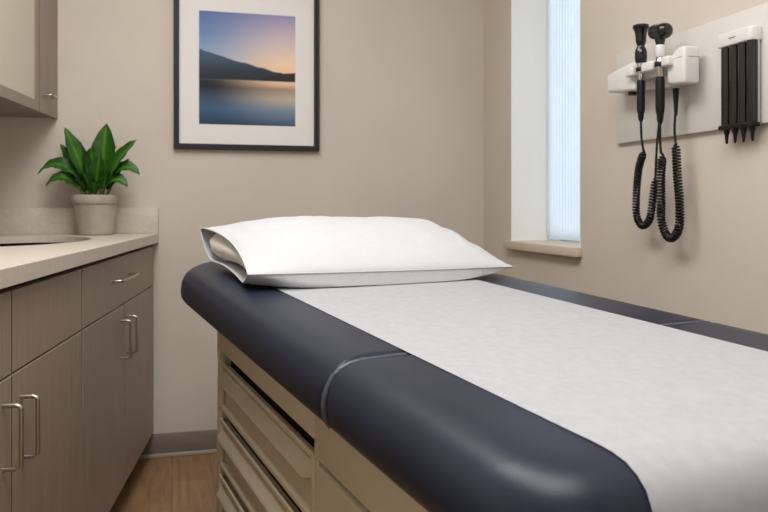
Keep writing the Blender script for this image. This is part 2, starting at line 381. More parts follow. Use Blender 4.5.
# counter slab with an oval cut-out (ring of faces between outline and oval) and its upstand
SE = -.482
OC, OA, OS = (2.60, -.835), .40, .225           # oval: centre (along, out), half axes
ct = thing('countertop', 'pale speckled stone countertop with a short upstand on the taupe base cabinets', 'countertop', (run(-.8, 2.1).x, run(-.8, 2.1).y, .876), -TH)
def slab():
    bm = BM(); te = t_at_y(SE, YB) - .001; tbk = t_at_y(SB, YB) - .001; n = 72
    cor = [(SE, 1.0), (SE, te), (SB, tbk), (SB, 1.0)]
    inner = [(OC[1] + OS * math.cos(a), OC[0] + OA * math.sin(a)) for a in (2 * PI * k / n for k in range(n))]
    outer = []
    for s, t in inner:                         # ray from the oval's middle to the slab's outline
        ds, dt = s - OC[1], t - OC[0]; best = 1e9
        for (s0, t0), (s1, t1) in zip(cor, cor[1:] + cor[:1]):
            es, et = s1 - s0, t1 - t0; den = ds * et - dt * es
            if abs(den) < 1e-9: continue
            k = ((s0 - OC[1]) * et - (t0 - OC[0]) * es) / den; q = ((s0 - OC[1]) * dt - (t0 - OC[0]) * ds) / den
            if k > 0 and -1e-6 <= q <= 1 + 1e-6: best = min(best, k)
        outer.append([OC[1] + ds * best, OC[0] + dt * best])
    for c in cor:                              # snap the nearest outline point to each corner
        i = min(range(n), key=lambda j: (outer[j][0] - c[0]) ** 2 + (outer[j][1] - c[1]) ** 2); outer[i] = list(c)
    e = .003
    def ring(P, z): return [bm.verts.new(run(s, t, z)) for s, t in P]
    def infl(P, d): return [(s + d * (1 if s < OC[1] + .2 and s < -.7 else -1) * 1, t) for s, t in P]
    front = lambda P: [(s - e if abs(s - SE) < 1e-6 else s, t) for s, t in P]
    top_in, top_out = ring(inner, .913), ring(front(outer), .913)
    mid_out, low_out, low_in = ring(outer, .913 - e), ring(outer, .876), ring(inner, .890)
    for A, B in ((top_in, top_out), (top_out, mid_out), (mid_out, low_out), (low_out, low_in), (low_in, top_in)):
        for k in range(n): bm.faces.new((A[k], A[(k + 1) % n], B[(k + 1) % n], B[k]))
    return bm
obj('slab', slab(), M_stone, ct)
bm = BM(); prism(bm, [s_pt(SE, YB - .001, .913), s_pt(SB, YB - .001, .913), s_pt(SB, YB - .021, .913), s_pt(SE, YB - .021, .913)], (0, 0, .103), bev=.002); obj('upstand', bm, M_stone, ct)

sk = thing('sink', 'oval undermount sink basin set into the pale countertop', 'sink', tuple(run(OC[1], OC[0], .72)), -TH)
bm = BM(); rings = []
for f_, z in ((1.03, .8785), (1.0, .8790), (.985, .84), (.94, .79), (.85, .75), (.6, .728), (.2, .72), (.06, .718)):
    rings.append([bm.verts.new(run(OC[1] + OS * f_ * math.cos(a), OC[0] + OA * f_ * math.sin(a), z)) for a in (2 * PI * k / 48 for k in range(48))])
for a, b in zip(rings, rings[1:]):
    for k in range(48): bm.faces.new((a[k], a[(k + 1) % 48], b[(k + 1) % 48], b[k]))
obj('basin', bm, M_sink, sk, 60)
bm = BM(); lathe(bm, [(.012, .716), (.026, .718), (.026, .7225), (.018, .7235), (.012, .7215)], Matrix.Translation(run(OC[1], OC[0], 0))); obj('drain', bm, M_steel, sk)

# ------------------------------------------------------------------ wall cabinets
SU, ZU, ZUT = -.861, 1.367, 2.15
def wall_unit(label, t0, t1, endcut):
    c = run(SU - .1, (t0 + t1) / 2)
    th = thing('wall_cabinet', label, 'cabinet', (c.x, c.y, ZU), -TH)
    tf = t1 if not endcut else t_at_y(SU - .02, YB) - .002; tb = t1 if not endcut else t_at_y(SB, YB) - .002
    bm = BM(); prism(bm, [run(SU - .021, t0, ZU + .004), run(SU - .021, tf, ZU + .004), run(SB, tb, ZU + .004), run(SB, t0, ZU + .004)], (0, 0, ZUT - ZU - .004)); obj('carcass', bm, M_woodh, th)
    return th
wu = wall_unit('taupe wall cabinet with a cream frosted-glass door, nearer the room', 2.05, 2.990, False)
bm = BM(); a, b, z0, z1 = 2.052, 2.986, ZU, ZUT; w1 = .052; w2 = .038
for p, q in (((a, z0), (b, z0 + w2)), ((a, z1 - w1), (b, z1)), ((a, z0 + w2), (a + w1, z1 - w1)), ((b - w1, z0 + w2), (b, z1 - w1))):
    box(bm, (SU - .02, p[0], p[1]), (SU, q[0], q[1]), MC, bev=.001, seg=1)
dr = obj('door', bm, M_woodh, wu); dr.data.materials.append(M_edge_shade)
for p_ in dr.data.polygons:
    if p_.normal.y > .8 and max(dr.data.vertices[i].co.y for i in p_.vertices) > .40: p_.material_index = 1
bm = BM(); box(bm, (SU - .009, a + w1 - .004, z0 + w2 - .004), (SU - .003, b - w1 + .004, z1 - w1 + .004), MC); obj('frosted_glass_panel', bm, M_frost, dr, label='cream frosted glass panel')
wv = wall_unit('narrow plain taupe wall cabinet in the corner against the back wall', 2.992, 3.22, True)
bm = BM(); box(bm, (SU - .02, 2.994, ZU), (SU, 3.222, ZUT), MC, bev=.001, seg=1); dr = obj('door', bm, M_woodh, wv); dr.data.materials.append(M_edge_shade)
for p_ in dr.data.polygons:
    if abs(p_.normal.y) > .8: p_.material_index = 1
bar_handle(dr, (SU, 3.045, 1.437), (SU, 3.115, 1.437), (.028, 0, 0), .0042)

# ------------------------------------------------------------------ framed print
fx0, fx1, fz0, fz1 = .006, .607, 1.258, 1.933
pf = thing('framed_picture', 'black-framed lake print in a wide white mat on the back wall', 'picture', ((fx0 + fx1) / 2, YB, fz0))
bm = BM(); fwid = .022
for p, q in (((fx0, fz0), (fx1, fz0 + fwid)), ((fx0, fz1 - fwid), (fx1, fz1)), ((fx0, fz0 + fwid - .002), (fx0 + fwid, fz1 - fwid + .002)), ((fx1 - fwid, fz0 + fwid - .002), (fx1, fz1 - fwid + .002))):
    box(bm, (p[0], YB - .026, p[1]), (q[0], YB - .001, q[1]), bev=.0015, seg=1)
obj('frame', bm, M_frame, pf)
bm = BM(); box(bm, (fx0 + .02, YB - .014, fz0 + .02), (fx1 - .02, YB - .010, fz1 - .02)); mt = obj('mat_board', bm, M_mat, pf)
bm = BM(); ax0, ax1, az0, az1 = .107, .505, 1.362, 1.829
uvl = bm.loops.layers.uv.new('UVMap')
f_ = bm.faces.new([bm.verts.new(p) for p in ((ax0, YB - .0146, az0), (ax1, YB - .0146, az0), (ax1, YB - .0146, az1), (ax0, YB - .0146, az1))])
for lp, uvc in zip(f_.loops, ((0, 0), (1, 0), (1, 1), (0, 1))): lp[uvl].uv = uvc
obj('lake_print', bm, M_art, pf, 0, label='dusk lake print with dark hill and peach sky')

# ------------------------------------------------------------------ potted plant
PX, PY, PZ = -.284, 3.180, .913
pl = thing('potted_plant', 'leafy green plant in a grey cement pot on the countertop', 'plant', (PX, PY, PZ))
MP = Matrix.Translation((PX, PY, PZ))
bm = BM(); lathe(bm, [(.058, 0), (.064, .003), (.068, .012), (.077, .09), (.080, .116), (.084, .119), (.086, .124), (.0865, .148), (.084, .153), (.079, .153), (.077, .148), (.074, .120), (.02, .118)], MP, 40); obj('pot', bm, M_pot, pl, 35)
bm = BM(); lathe(bm, [(.002, .126), (.03, .132), (.06, .134), (.0745, .130), (.0745, .1215)], MP, 24, False); obj('soil', bm, M_soil, pl)
# camera-side axes of the plant: rx across the view, ry away
yaw = math.radians(15.2); RX = Vector((math.cos(yaw), -math.sin(yaw), 0)); RY = Vector((math.sin(yaw), math.cos(yaw), 0))
foliage = BM(); fuv = foliage.loops.layers.uv.new('UVMap'); stems = BM()
def leaf(base, mid, tip, wid, roll, cup=.25, stem_to=.20):
    """A pointed leaf on a stalk: the midrib is a quadratic arc base > mid > tip, the blade starts at stem_to."""
    base, mid, tip = [Vector((PX, PY, PZ)) + RX * p[0] + RY * p[1] + Vector((0, 0, p[2])) for p in (base, mid, tip)]
    arc = lambda t: base * (1 - t) ** 2 + mid * 2 * t * (1 - t) + tip * t * t
    tube(stems, [arc(stem_to * 1.15 * k / 6) for k in range(7)], [.0042 - .0022 * k / 6 for k in range(7)], 6)
    wid *= 1.32; nL, nW = 14, 6; rows = []
    for i in range(nL + 1):
        q = i / nL; t = stem_to + (1 - stem_to) * q
        p = arc(t); tg = (arc(min(t + .01, 1.0)) - arc(t - .01)).normalized()
        side = tg.cross(Vector((0, 0, 1)))
        if side.length < .2: side = RX.copy()
        side.normalize(); up_ = side.cross(tg).normalized()
        side = (side * math.cos(roll) + up_ * math.sin(roll)).normalized(); up_ = side.cross(tg).normalized()
        wd = wid * (math.sin(PI * min(1, q ** .88)) ** .80) * (1 - .12 * q) if 0 < q < 1 else .0006
        row = []
        for j in range(nW + 1):
            c = j / nW * 2 - 1
            row.append(foliage.verts.new(p + side * (c * wd) + up_ * (abs(c) ** 1.4 * wd * cup + .0022 * math.sin(q * 26 + c * 1.5) * abs(c))))
        rows.append(row)
    for i in range(nL):
        for j in range(nW):
            f = foliage.faces.new((rows[i][j], rows[i][j + 1], rows[i + 1][j + 1], rows[i + 1][j]))
            for lp, (a, b) in zip(f.loops, ((j, i), (j + 1, i), (j + 1, i + 1), (j, i + 1))): lp[fuv].uv = (a / nW, b / nL)
zr = .135
LV = [  # base, mid, tip (x across, y away, z up), half width, roll
    ((.012, .02, zr), (.018, .03, .30), (.032, .03, .432), .040, .0),
    ((-.012, .01, zr), (-.050, -.01, .27), (-.118, .0, .412), .037, .5),
    ((.022, .0, zr), (.072, -.01, .29), (.160, .0, .366), .032, -.75),
    ((-.022, .02, zr), (-.075, .03, .26), (-.148, .03, .350), .028, .7),
    ((-.020, -.01, zr), (-.110, -.03, .345), (-.212, -.02, .232), .026, .75),
    ((.022, -.01, zr), (.104, -.03, .325), (.178, -.02, .226), .025, -.75),
    ((-.025, -.02, zr), (-.098, -.05, .275), (-.164, -.06, .186), .021, .75),
    ((.020, -.02, zr), (.090, -.05, .262), (.140, -.05, .180), .021, -.75),
    ((-.005, -.02, zr), (-.012, -.06, .27), (-.030, -.07, .345), .026, .1),
    ((.008, -.02, zr), (.03, -.07, .24), (.05, -.09, .310), .026, -.25),
    ((.028, .03, zr), (.075, .05, .26), (.118, .05, .296), .024, -.5),
    ((-.03, .0, zr), (-.06, -.04, .25), (-.088, -.06, .245), .022, .6),
    ((.0, -.03, zr), (.0, -.08, .22), (-.012, -.105, .235), .022, .0),
    ((.03, -.01, zr), (.055, -.05, .235), (.082, -.08, .245), .020, -.5),
    ((-.02, -.03, zr), (-.03, -.07, .20), (-.045, -.10, .215), .018, .2),
    ((.015, .03, zr), (.03, .07, .28), (.06, .055, .345), .026, -.2),
    ((-.015, .035, zr), (-.03, .06, .28), (-.06, .05, .32), .026, .3),
    ((-.03, .02, zr), (-.05, .03, .23), (-.085, .03, .29), .026, .5), ((.03, .02, zr), (.05, .03, .22), (.09, .03, .275), .026, -.5),
    ((.01, -.035, zr), (.02, -.07, .19), (.035, -.10, .20), .020, -.2), ((-.03, -.02, zr), (-.055, -.05, .20), (-.085, -.07, .195), .020, .4),
    ((.0, .0, zr), (-.005, -.03, .28), (.002, -.05, .33), .030, .1),
]
for L_ in LV: leaf(*L_)
obj('foliage', foliage, M_leaf, pl, 80); obj('stems', stems, mat('stem_green', rgb(84, 120, 48), .5, var=.2), pl, 60)

# ------------------------------------------------------------------ the examination table
U = Vector((-0.16095684, 0.98596683, 0.04429792)); V = Vector((0.98693564, 0.161115, 0)); W = Vector((0.00713706, -0.0437192, 0.99901837))
B = Vector((0.33891408, 1.11370158, 0.80219795))
MT = Matrix(((V.x, U.x, W.x, B.x), (V.y, U.y, W.y, B.y), (V.z, U.z, W.z, B.z), (0, 0, 0, 1)))    # local x across, y towards the head, z up
t0 = MT @ Vector((.265, .26, 0))
tb = thing('exam_table', 'navy-padded examination table on a beige drawer base in the middle of the room', 'examination table', (t0.x, t0.y, 0), math.atan2(-U.x, U.y))
VL, VR, UH, UF, TKN = -.136, .716, 1.46, -.507, .103

def skew(x, u): return .085 * (x + .10) * max(0.0, 1 - abs(u) / .40)      # the seam runs slightly off square
def cushion(u0, u1, r0, r1, e0, e1):
    """Upholstered pad: plan u0..u1 by VL..VR with corner radii r0, r1, rounded edges; e0, e1 scale the edge rounding at its two ends."""
    prof = [(.050, -TKN), (.026, -TKN * .985), (.012, -TKN * .93), (.003, -TKN * .82), (.0, -TKN * .64), (.0015, -.048), (.006, -.035), (.0135, -.0215), (.025, -.0115), (.040, -.0045), (.060, -.0010), (.085, 0)]
    bm = BM(); rings = []; K = 12
    for d, w in prof:
        a0, a1, x0, x1 = u0 + d * e0, u1 - d * e1, VL + d, VR - d
        P = []
        for (cx, cy, r, sx, sy) in ((x0, a0, r0, 1, 1), (x1, a0, r0, -1, 1), (x1, a1, r1, -1, -1), (x0, a1, r1, 1, -1)):
            r = max(r - d, .004); ccx, ccy = cx + sx * r, cy + sy * r
            arc = []
            for k in range(K + 1):
                a = PI / 2 * k / K
                arc.append((ccx - sx * r * math.cos(a), ccy - sy * r * math.sin(a)))
            P += arc if (sx, sy) in ((1, 1), (-1, -1)) else arc[::-1]
        # long straight runs get extra points so shading stays even
        Q = []
        for i, p in enumerate(P):
            q = P[(i + 1) % len(P)]; Q.append(p); L_ = math.hypot(q[0] - p[0], q[1] - p[1])
            if (i + 1) % (K + 1) == 0:
                for j in range(1, 10): Q.append((p[0] + (q[0] - p[0]) * j / 10, p[1] + (q[1] - p[1]) * j / 10))
        rings.append([bm.verts.new(MT @ Vector((x, y + skew(x, y), w))) for x, y in Q])
    n = len(rings[0])
    for a, b in zip(rings, rings[1:]):
        for k in range(n): bm.faces.new((a[k], a[(k + 1) % n], b[(k + 1) % n], b[k]))
    bm.faces.new(list(reversed(rings[0]))); bm.faces.new(rings[-1])
    return bm
hc_ = obj('head_cushion', cushion(-.007, UH, .03, .36, .34, 1.0), M_leather, tb, 60)
fc_ = obj('foot_cushion', cushion(UF, -.009, .10, .016, 1.0, .16), M_leather, tb, 60)
# stitched welt along the seam, following the pad's section
sec = [(VL + .012, -.092), (VL + .003, -.080), (VL + .0005, -.062), (VL + .002, -.047), (VL + .007, -.034), (VL + .0145, -.021), (VL + .026, -.0115), (VL + .041, -.0055), (VL + .06, -.003)]
sec += [(x, -.002) for x in (-.03, .1, .25, .4, .56)]
sec += [(VR + VL - x, w) for x, w in sec[:9]][::-1]
bm = BM(); tube(bm, [(x + (.002 if w < -.003 and x < 0 else 0), -.002 + skew(x, 0), w - .0030) for x, w in sec], .0046, 10, MT); obj('seam_welt', bm, M_welt, hc_, 60)

# base
BV0, BV1, BU0, BU1, BT = -.08, .606, -.40, .925, -.1
def floorbox(bm, p0, p1, z=0.0, bev=.004):
    """Box in table coordinates whose underside is levelled to world height z."""
    t = BM(); box(t, p0, p1, MT)
    lo = min(p0[2], p1[2])
    zs = sorted(t.verts, key=lambda v: (MT.inverted() @ v.co).z)
    for v in zs[:4]:
        v.co = Vector((v.co.x, v.co.y, z))
    if bev: bmesh.ops.bevel(t, geom=list(t.edges), offset=bev, segments=2, affect='EDGES', profile=.5)
    add(bm, t)
bm = BM(); floorbox(bm, (BV0 + .056, BU0, -.70), (BV1, BU1 - .002, BT), .06)
box(bm, (BV0, BU0, -.208), (BV0 + .058, .1835, BT), MT, bev=.003)                  # rail over the near panel
box(bm, (BV0, .1835, -.180), (BV0 + .058, BU1, BT), MT, bev=.003)                  # rail over the drawers
box(bm, (BV0, .899, -.205), (BV0 + .031, BU1, -.176), MT, bev=.003)
box(bm, (BV0 + .002, .899, -.66), (BV0 + .031, BU1, -.20), MT, bev=.003)           # head-end post
box(bm, (BV0 + .004, .174, -.66), (BV0 + .058, .1845, -.178), MT, bev=.002)        # post between drawers and panel
box(bm, (BV0 + .004, BU0, -.66), (BV0 + .058, BU0 + .014, -.205), MT, bev=.003)
box(bm, (BV0 + .004, BU0, -.70), (BV0 + .058, BU1, -.655), MT, bev=.003)
obj('base_body', bm, M_beige, tb)
bm = BM(); floorbox(bm, (BV0 + .07, BU0 + .06, -.72), (BV1 - .04, BU1 - .08, -.62), 0.0); obj('plinth', bm, M_slot, tb)
bm = BM(); box(bm, (BV0 + .052, BU0 + .01, -.654), (BV0 + .055, .898, -.140), MT); box(bm, (BV0 + .032, .897, -.654), (BV0 + .055, .921, -.140), MT); obj('drawer_gap_shade', bm, M_slot, tb, label='dark sheet standing for shade behind the drawer fronts')  # backing sheets coloured as the shade inside the gaps
def drawer(w1, w0):
    """Moulded front: raised rounded border, recessed field, a full-width sloping pull below the top edge."""
    bm = BM(); u0, u1, x, bd = .187, .896, BV0 + .001, .016
    box(bm, (x + .011, u0 + .004, w0 + .004), (x + .022, u1 - .004, w1 - .012), MT)                       # recessed field
    for p, q, dp in (((u0, w1 - .012), (u1, w1), .006), ((u0, w0), (u1, w0 + bd), .026), ((u0, w0), (u0 + bd, w1), .012), ((u1 - bd, w0), (u1, w1), .012)):
        box(bm, (x, p[0], p[1]), (x + dp, q[0], q[1]), MT, bev=min(.0055, dp * .45), seg=3)
    d = obj('drawer', bm, M_beige, tb)
    bm = BM(); hw = w1 - .030
    sect = [(x + .013, hw + .010), (x + .006, hw + .006), (x - .007, hw - .012), (x - .010, hw - .021), (x - .005, hw - .027), (x + .013, hw - .026)]
    t = BM(); A = [t.verts.new((v_, u0 + .030 + (.016 if v_ < x + .008 else 0), w_)) for v_, w_ in sect]; C_ = [t.verts.new((v_, u1 - .012, w_)) for v_, w_ in sect]
    n = len(sect); t.faces.new(A); t.faces.new(C_[::-1])
    for i in range(n): t.faces.new((A[i], C_[i], C_[(i + 1) % n], A[(i + 1) % n]))
    bmesh.ops.recalc_face_normals(t, faces=list(t.faces)); bmesh.ops.bevel(t, geom=list(t.edges), offset=.003, segments=2, affect='EDGES', profile=.5)
    add(bm, t, MT); obj('handle', bm, M_beige, d)
drawer(-.206, -.330); drawer(-.350, -.474); drawer(-.494, -.640)
bm = BM(); box(bm, (BV0 - .001, BU0 + .016, -.648), (BV0 + .032, 0.172, -.2185), MT, bev=.006, seg=3); obj('side_panel', bm, M_beige, tb)

# paper: lies on the pad, turns over the foot end and hangs
bm = BM(); path = [(1.33, .0010)] + [(1.33 - k * .05, .0010) for k in range(1, 35)]
path = [(u, w) for u, w in path if u > UF + .09]
e_ = .0014
for d, w in ((.085, 0), (.060, -.001), (.040, -.0045), (.025, -.0115), (.0135, -.0215), (.006, -.035), (.0015, -.048), (0, -.064)):
    path.append((UF + d - e_ * (1 if w < -.02 else .4), w + (e_ if w > -.03 else .001)))
path += [(UF - .0045, -.10), (UF - .005, -.16), (UF - .004, -.24), (UF - .002, -.32)]
nv = 26; rows = []
for i, (u, w) in enumerate(path):
    row = []
    for j in range(nv + 1):
        x = .001 + .532 * j / nv
        ed = min(1, 5 * min(j, nv - j) / nv)
        nz = ed * .0009 * noise.noise(Vector((x * 9, u * 7, 3))) if w > -.001 else .002 * (noise.noise(Vector((x * 12, w * 6, 1))) + .2) * max(0, min(1, -w * 8))
        p = (x, u, w + abs(nz)) if w > -.001 else (x, u - abs(nz), w)
        row.append(bm.verts.new(MT @ Vector(p)))
    rows.append(row)
for a, b in zip(rows, rows[1:]):
    for j in range(nv): bm.faces.new((a[j], a[j + 1], b[j + 1], b[j]))
pp = tag(centred(obj('paper_sheet', bm, M_paper, None, 60)), 'white crepe paper sheet running down the middle of the navy examination table', 'paper')

# ------------------------------------------------------------------ the pillow
pw = MT @ Vector((.28, .95, .004))
pi_ = thing('pillow', 'white pillow in an open-ended case at the head of the table', 'pillow', tuple(pw), math.atan2(-U.x, U.y))
PU0, PU1, PV0, PV1 = .638, 1.185, -.074, .654
def pil_pt(a, b, top, inset=0.0):
    """a 0..1 along the length, b 0..1 from the front seam to the back one; the upper or the lower skin."""
    endL, endR = max(0, 1 - a / .34), max(0, 1 - (1 - a) / .30)
    v = PV0 + (PV1 - PV0) * a
    arc = math.sin(PI * b)
    v += .020 * arc * (endL ** 2) - .020 * arc * (endR ** 2)                          # ends drawn in between the corners
    belly = 1 - .018 * 0
    mid = math.sin(PI * a)
    f0 = PU0 + .042 * a
    u = f0 + (PU1 - f0) * b + .010 * (1 - 2 * b) * (1 - mid)
    ws = .040 - .010 * a + .054 * b ** 1.1 + (.010 * endL * b)
    hl = .022 + .062 * (1 - endL ** 1.7) ** .8
    hr = (1.0 - endR ** 2.6) ** .75
    sh = arc ** .62
    if top:
        h = hl * hr * sh * (1.0 if b < .5 else 1)
        w = ws + h
        wr = .0042 * noise.noise(Vector((a * 16 + b * 4, b * 7, 0))) + .0045 * (endL ** 1.3 + endR ** 1.3) * math.sin(a * 62 + b * 15 + 5 * noise.noise(Vector((a * 5, b * 5, 2)))) * (1.2 if b < .6 else .6)
        w += wr * arc * (1 - endL ** 5) * (1 - endR ** 8)
    else:
        hb = .078 * (1 - .22 * endL ** 2) * (1 - .9 * endR ** 2)
        w = ws - hb * (arc ** (.26 + .5 * endL ** 3)) - .055 * b * arc ** .5
        w = max(w, .0026 + .0030 * min(1, b * 8) + .030 * endL ** 2 * (b if b < .6 else .6) + .028 * endR ** 2)
        w = min(w, ws)
        u -= .017 * (1 - math.exp(-b * 90)) * math.exp(-b * 14) * (1 - endL ** 2) * (1 - endR ** 2)      # the lower front bulges under the seam
    return v, u, w
nA, nB = 64, 44
bmP = BM()
def skin(bm, top, a0=0.0):
    g = []
    for i in range(nA + 1):
        a = a0 + (1 - a0) * i / nA; row = []
        for j in range(nB + 1):
            b = .5 - .5 * math.cos(PI * j / nB)
            row.append(bm.verts.new(MT @ Vector(pil_pt(a, b, top))))
        g.append(row)
    for i in range(nA):
        for j in range(nB):
            q = (g[i][j], g[i][j + 1], g[i + 1][j + 1], g[i + 1][j]); bm.faces.new(q if top else q[::-1])
    return g
gt = skin(bmP, True); gb = skin(bmP, False)
bmesh.ops.remove_doubles(bmP, verts=list(bmP.verts), dist=.0004)
pc = obj('pillowcase', bmP, M_cloth, pi_, 50)
# rolled hem round the open end, piping on the front seam, two short stitched joins below it
hem = [MT @ (Vector(pil_pt(0, k / 20, True)) + Vector((0, 0, .0005))) for k in range(21)] + [MT @ (Vector(pil_pt(0, k / 20, False)) + Vector((0, 0, .001))) for k in range(20, -1, -1)]
bm = BM(); tube(bm, hem, .0022, 8); obj('hem', bm, M_cloth, pc, 60)
bm = BM(); tube(bm, [MT @ (Vector(pil_pt(k / 60, 0, True)) + Vector((0, -.0008, 0))) for k in range(61)], .0017, 8); obj('piping', bm, M_cloth2, pc, 60)
for a in (.115, .852):
    bm = BM(); tube(bm, [MT @ (Vector(pil_pt(a, b, False)) + Vector((0, -.0006, 0))) for b in (0.0, .001, .003, .006, .01, .016, .024)], .0012, 6)
    obj('side_seam', bm, M_cloth2, pc, 60)
# the pillow inside, seen through the open end
bm = BM(); nR = 8; cen = Vector((PV0 + .030, (PU0 + PU1) / 2, .062)); rings = []
loop = [Vector(pil_pt(.03, 0.12 + .76 * k / 20, True)) - Vector((0, 0, .007 + .016 * math.sin(PI * k / 20))) for k in range(21)] + [Vector(pil_pt(.03, 0.12 + .76 * k / 20, False)) + Vector((0, 0, .003 + .006 * math.sin(PI * k / 20))) for k in range(19, 0, -1)]
for r in range(nR + 1):
    q = r / nR
    rings.append([bm.verts.new(MT @ ((p * (1 - q) + Vector((p.x, p.y, (p.z * .3 + cen.z * .7))) * q) + Vector((-.004 + .02 * (1 - q) - .012 * math.sin(q * PI / 2), 0, 0)))) for p in loop])
for a, b in zip(rings, rings[1:]):
    for k in range(len(loop)): bm.faces.new((a[k], a[(k + 1) % len(loop)], b[(k + 1) % len(loop)], b[k]))
bm.faces.new(rings[-1])
obj('inner_pillow', bm, M_inner, pi_, 60)

# ------------------------------------------------------------------ diagnostic wall station
bd_ = BM(); box(bd_, (XR - .013, 1.33, 1.219), (XR - .0005, 2.192, 1.504), bev=.003)
centred(tag(obj('wall_panel', bd_, M_board), 'pale grey rectangular mounting board on the wall right of the window', 'panel'))
XP = XR - .013
st = thing('instrument_holder', 'white moulded charger holding two black scopes on the grey board', 'instrument holder', (XP, 1.96, 1.35))
bm = BM()
def silh(poly, x0, x1, bev=.006, seg=3): prism(bm, [(x0, y, z) for y, z in poly], (x1 - x0, 0, 0), bev=bev, seg=seg)
silh([(2.140, 1.372), (2.140, 1.437), (1.90, 1.432), (1.80, 1.432), (1.80, 1.350), (1.90, 1.352)], XP - .030, XP, .004)             # back plate
silh([(2.135, 1.371), (2.135, 1.427), (1.985, 1.443), (1.985, 1.356)], XP - .068, XP - .02, .009)                                        # far lobe
silh([(1.830, 1.350), (1.832, 1.372), (1.834, 1.400), (1.834, 1.417), (1.820, 1.422), (1.808, 1.428), (1.798, 1.4385), (1.784, 1.4425), (1.756, 1.4425), (1.756, 1.343), (1.80, 1.346)], XP - .070, XP - .02, .009)     # near block
obj('housing', bm, M_plas, st)
bm = BM(); box(bm, (XP - .0705, 1.764, 1.4135), (XP - .069, 1.800, 1.4143)); box(bm, (XP - .060, 1.7552, 1.4135), (XP - .022, 1.7565, 1.4143)); obj('parting_line', bm, M_grey, st)
XI = 1.282; YI = (1.942, 1.852)
cr_ = BM()
box(cr_, (XI - .013, 1.872, 1.395), (XP - .026, 1.926, 1.424), bev=.007, seg=3)          # web between the two handles
box(cr_, (XI - .013, 1.966, 1.395), (XP - .026, 2.004, 1.424), bev=.007, seg=3)          # prong by the far lobe
box(cr_, (XI - .013, 1.800, 1.396), (XP - .026, 1.833, 1.424), bev=.007, seg=3)          # prong by the near block
box(cr_, (XI + .018, 1.810, 1.385), (XP - .026, 2.000, 1.428), bev=.005)
obj('cradle', cr_, M_plas, st)
bm = BM(); lathe(bm, [(.010, 0), (.013, .001), (.013, .010), (.010, .012)], Matrix.Translation((XP - .045, 2.03, 1.350)), 18); obj('cord_socket', bm, M_black, st)

def cord(parent, straight1, coil, straight2, helix_r=.0085, wire=.0033, pitch=.0084):
    """Straight lead, tightly coiled loop, straight lead."""
    bm = BM()
    P = catmull(coil, 40); Ls = [0]
    for a, b in zip(P, P[1:]): Ls.append(Ls[-1] + (b - a).length)
    tot = Ls[-1]; turns = tot / pitch; ns = int(turns * 11); H = []; k = 0
    for i in range(ns + 1):
        s = tot * i / ns
        while k < len(P) - 2 and Ls[k + 1] < s: k += 1
        q = (s - Ls[k]) / max(Ls[k + 1] - Ls[k], 1e-9); p = P[k].lerp(P[k + 1], q)
        tg = (P[min(k + 3, len(P) - 1)] - P[max(k - 3, 0)]).normalized()
        n1 = Vector((1, 0, 0)); n1 = (n1 - tg * n1.dot(tg)).normalized(); n2 = tg.cross(n1)
        a = 2 * PI * turns * i / ns; ease = min(1, s / .012, (tot - s) / .012)
        H.append(p + helix_r * (.25 + .75 * ease) * (math.cos(a) * n1 + math.sin(a) * n2))
    lead1 = catmull(straight1, 10)[:-1]; lead2 = catmull(straight2, 10)[1:]
    tube(bm, lead1 + [H[0]], .0034, 8); tube(bm, H, wire, 7); tube(bm, [H[-1]] + lead2, .0034, 8)
    return obj('coiled_cord', bm, M_black, parent, 70)

# first instrument: waisted black head with a flared cup
i1 = thing('ophthalmoscope', 'black scope with a waisted head and flared cup, first in the white holder', 'medical scope', (XI, YI[0], 1.28))
M1 = Matrix.Translation((XI, YI[0], 0))
bm = BM(); lathe(bm, [(.004, 1.534), (.014, 1.535), (.0195, 1.536), (.0222, 1.534), (.0222, 1.529), (.0190, 1.521), (.0160, 1.510), (.0150, 1.500), (.0150, 1.490), (.0125, 1.482), (.0105, 1.477), (.0110, 1.473), (.0155, 1.466), (.0172, 1.455), (.0172, 1.442), (.0155, 1.431), (.0135, 1.428), (.006, 1.427)][::-1], M1, 24); hd_ = obj('scope_head', bm, M_blackg, i1, 50)
bm = BM(); lathe(bm, [(.0200, 1.523), (.0226, 1.5275)], M1 @ Matrix.Translation((0, 0, 0)), 24, False); obj('cup_ring', bm, M_black, hd_)
bm = BM(); lathe(bm, [(.009, 1.378), (.0100, 1.380), (.0100, 1.399), (.0112, 1.400), (.0112, 1.417), (.0100, 1.418), (.0095, 1.428)], M1, 24); obj('collar', bm, M_chrome, i1, 40)
bm = BM(); lathe(bm, [(.0130, 1.403), (.0140, 1.405), (.0140, 1.413), (.0130, 1.415)], M1, 24); obj('grip_band', bm, M_black, i1)
bm = BM(); lathe(bm, [(.0045, 1.262), (.0080, 1.272), (.0085, 1.286), (.0105, 1.288), (.0112, 1.300), (.0112, 1.372), (.0102, 1.379)], M1, 24); obj('scope_handle', bm, M_black, i1, 40)
XC = XP - .036
P1 = [(XI + .006, YI[0] - .004, 1.175), (1.300, 1.980, 1.130), (1.312, 2.010, 1.060), (1.318, 2.018, .995), (1.320, 1.993, .966), (1.320, 1.957, .985), (1.320, 1.940, 1.045), (1.320, 1.929, 1.100)]
cord(i1, [(XI, YI[0], 1.266), (XI, YI[0] - .003, 1.215), (XI + .003, YI[0] - .008, 1.178)], P1, [(1.320, 1.929, 1.100), (1.320, 1.922, 1.19), (1.325, 1.916, 1.28), (1.318, 1.905, 1.3475)])

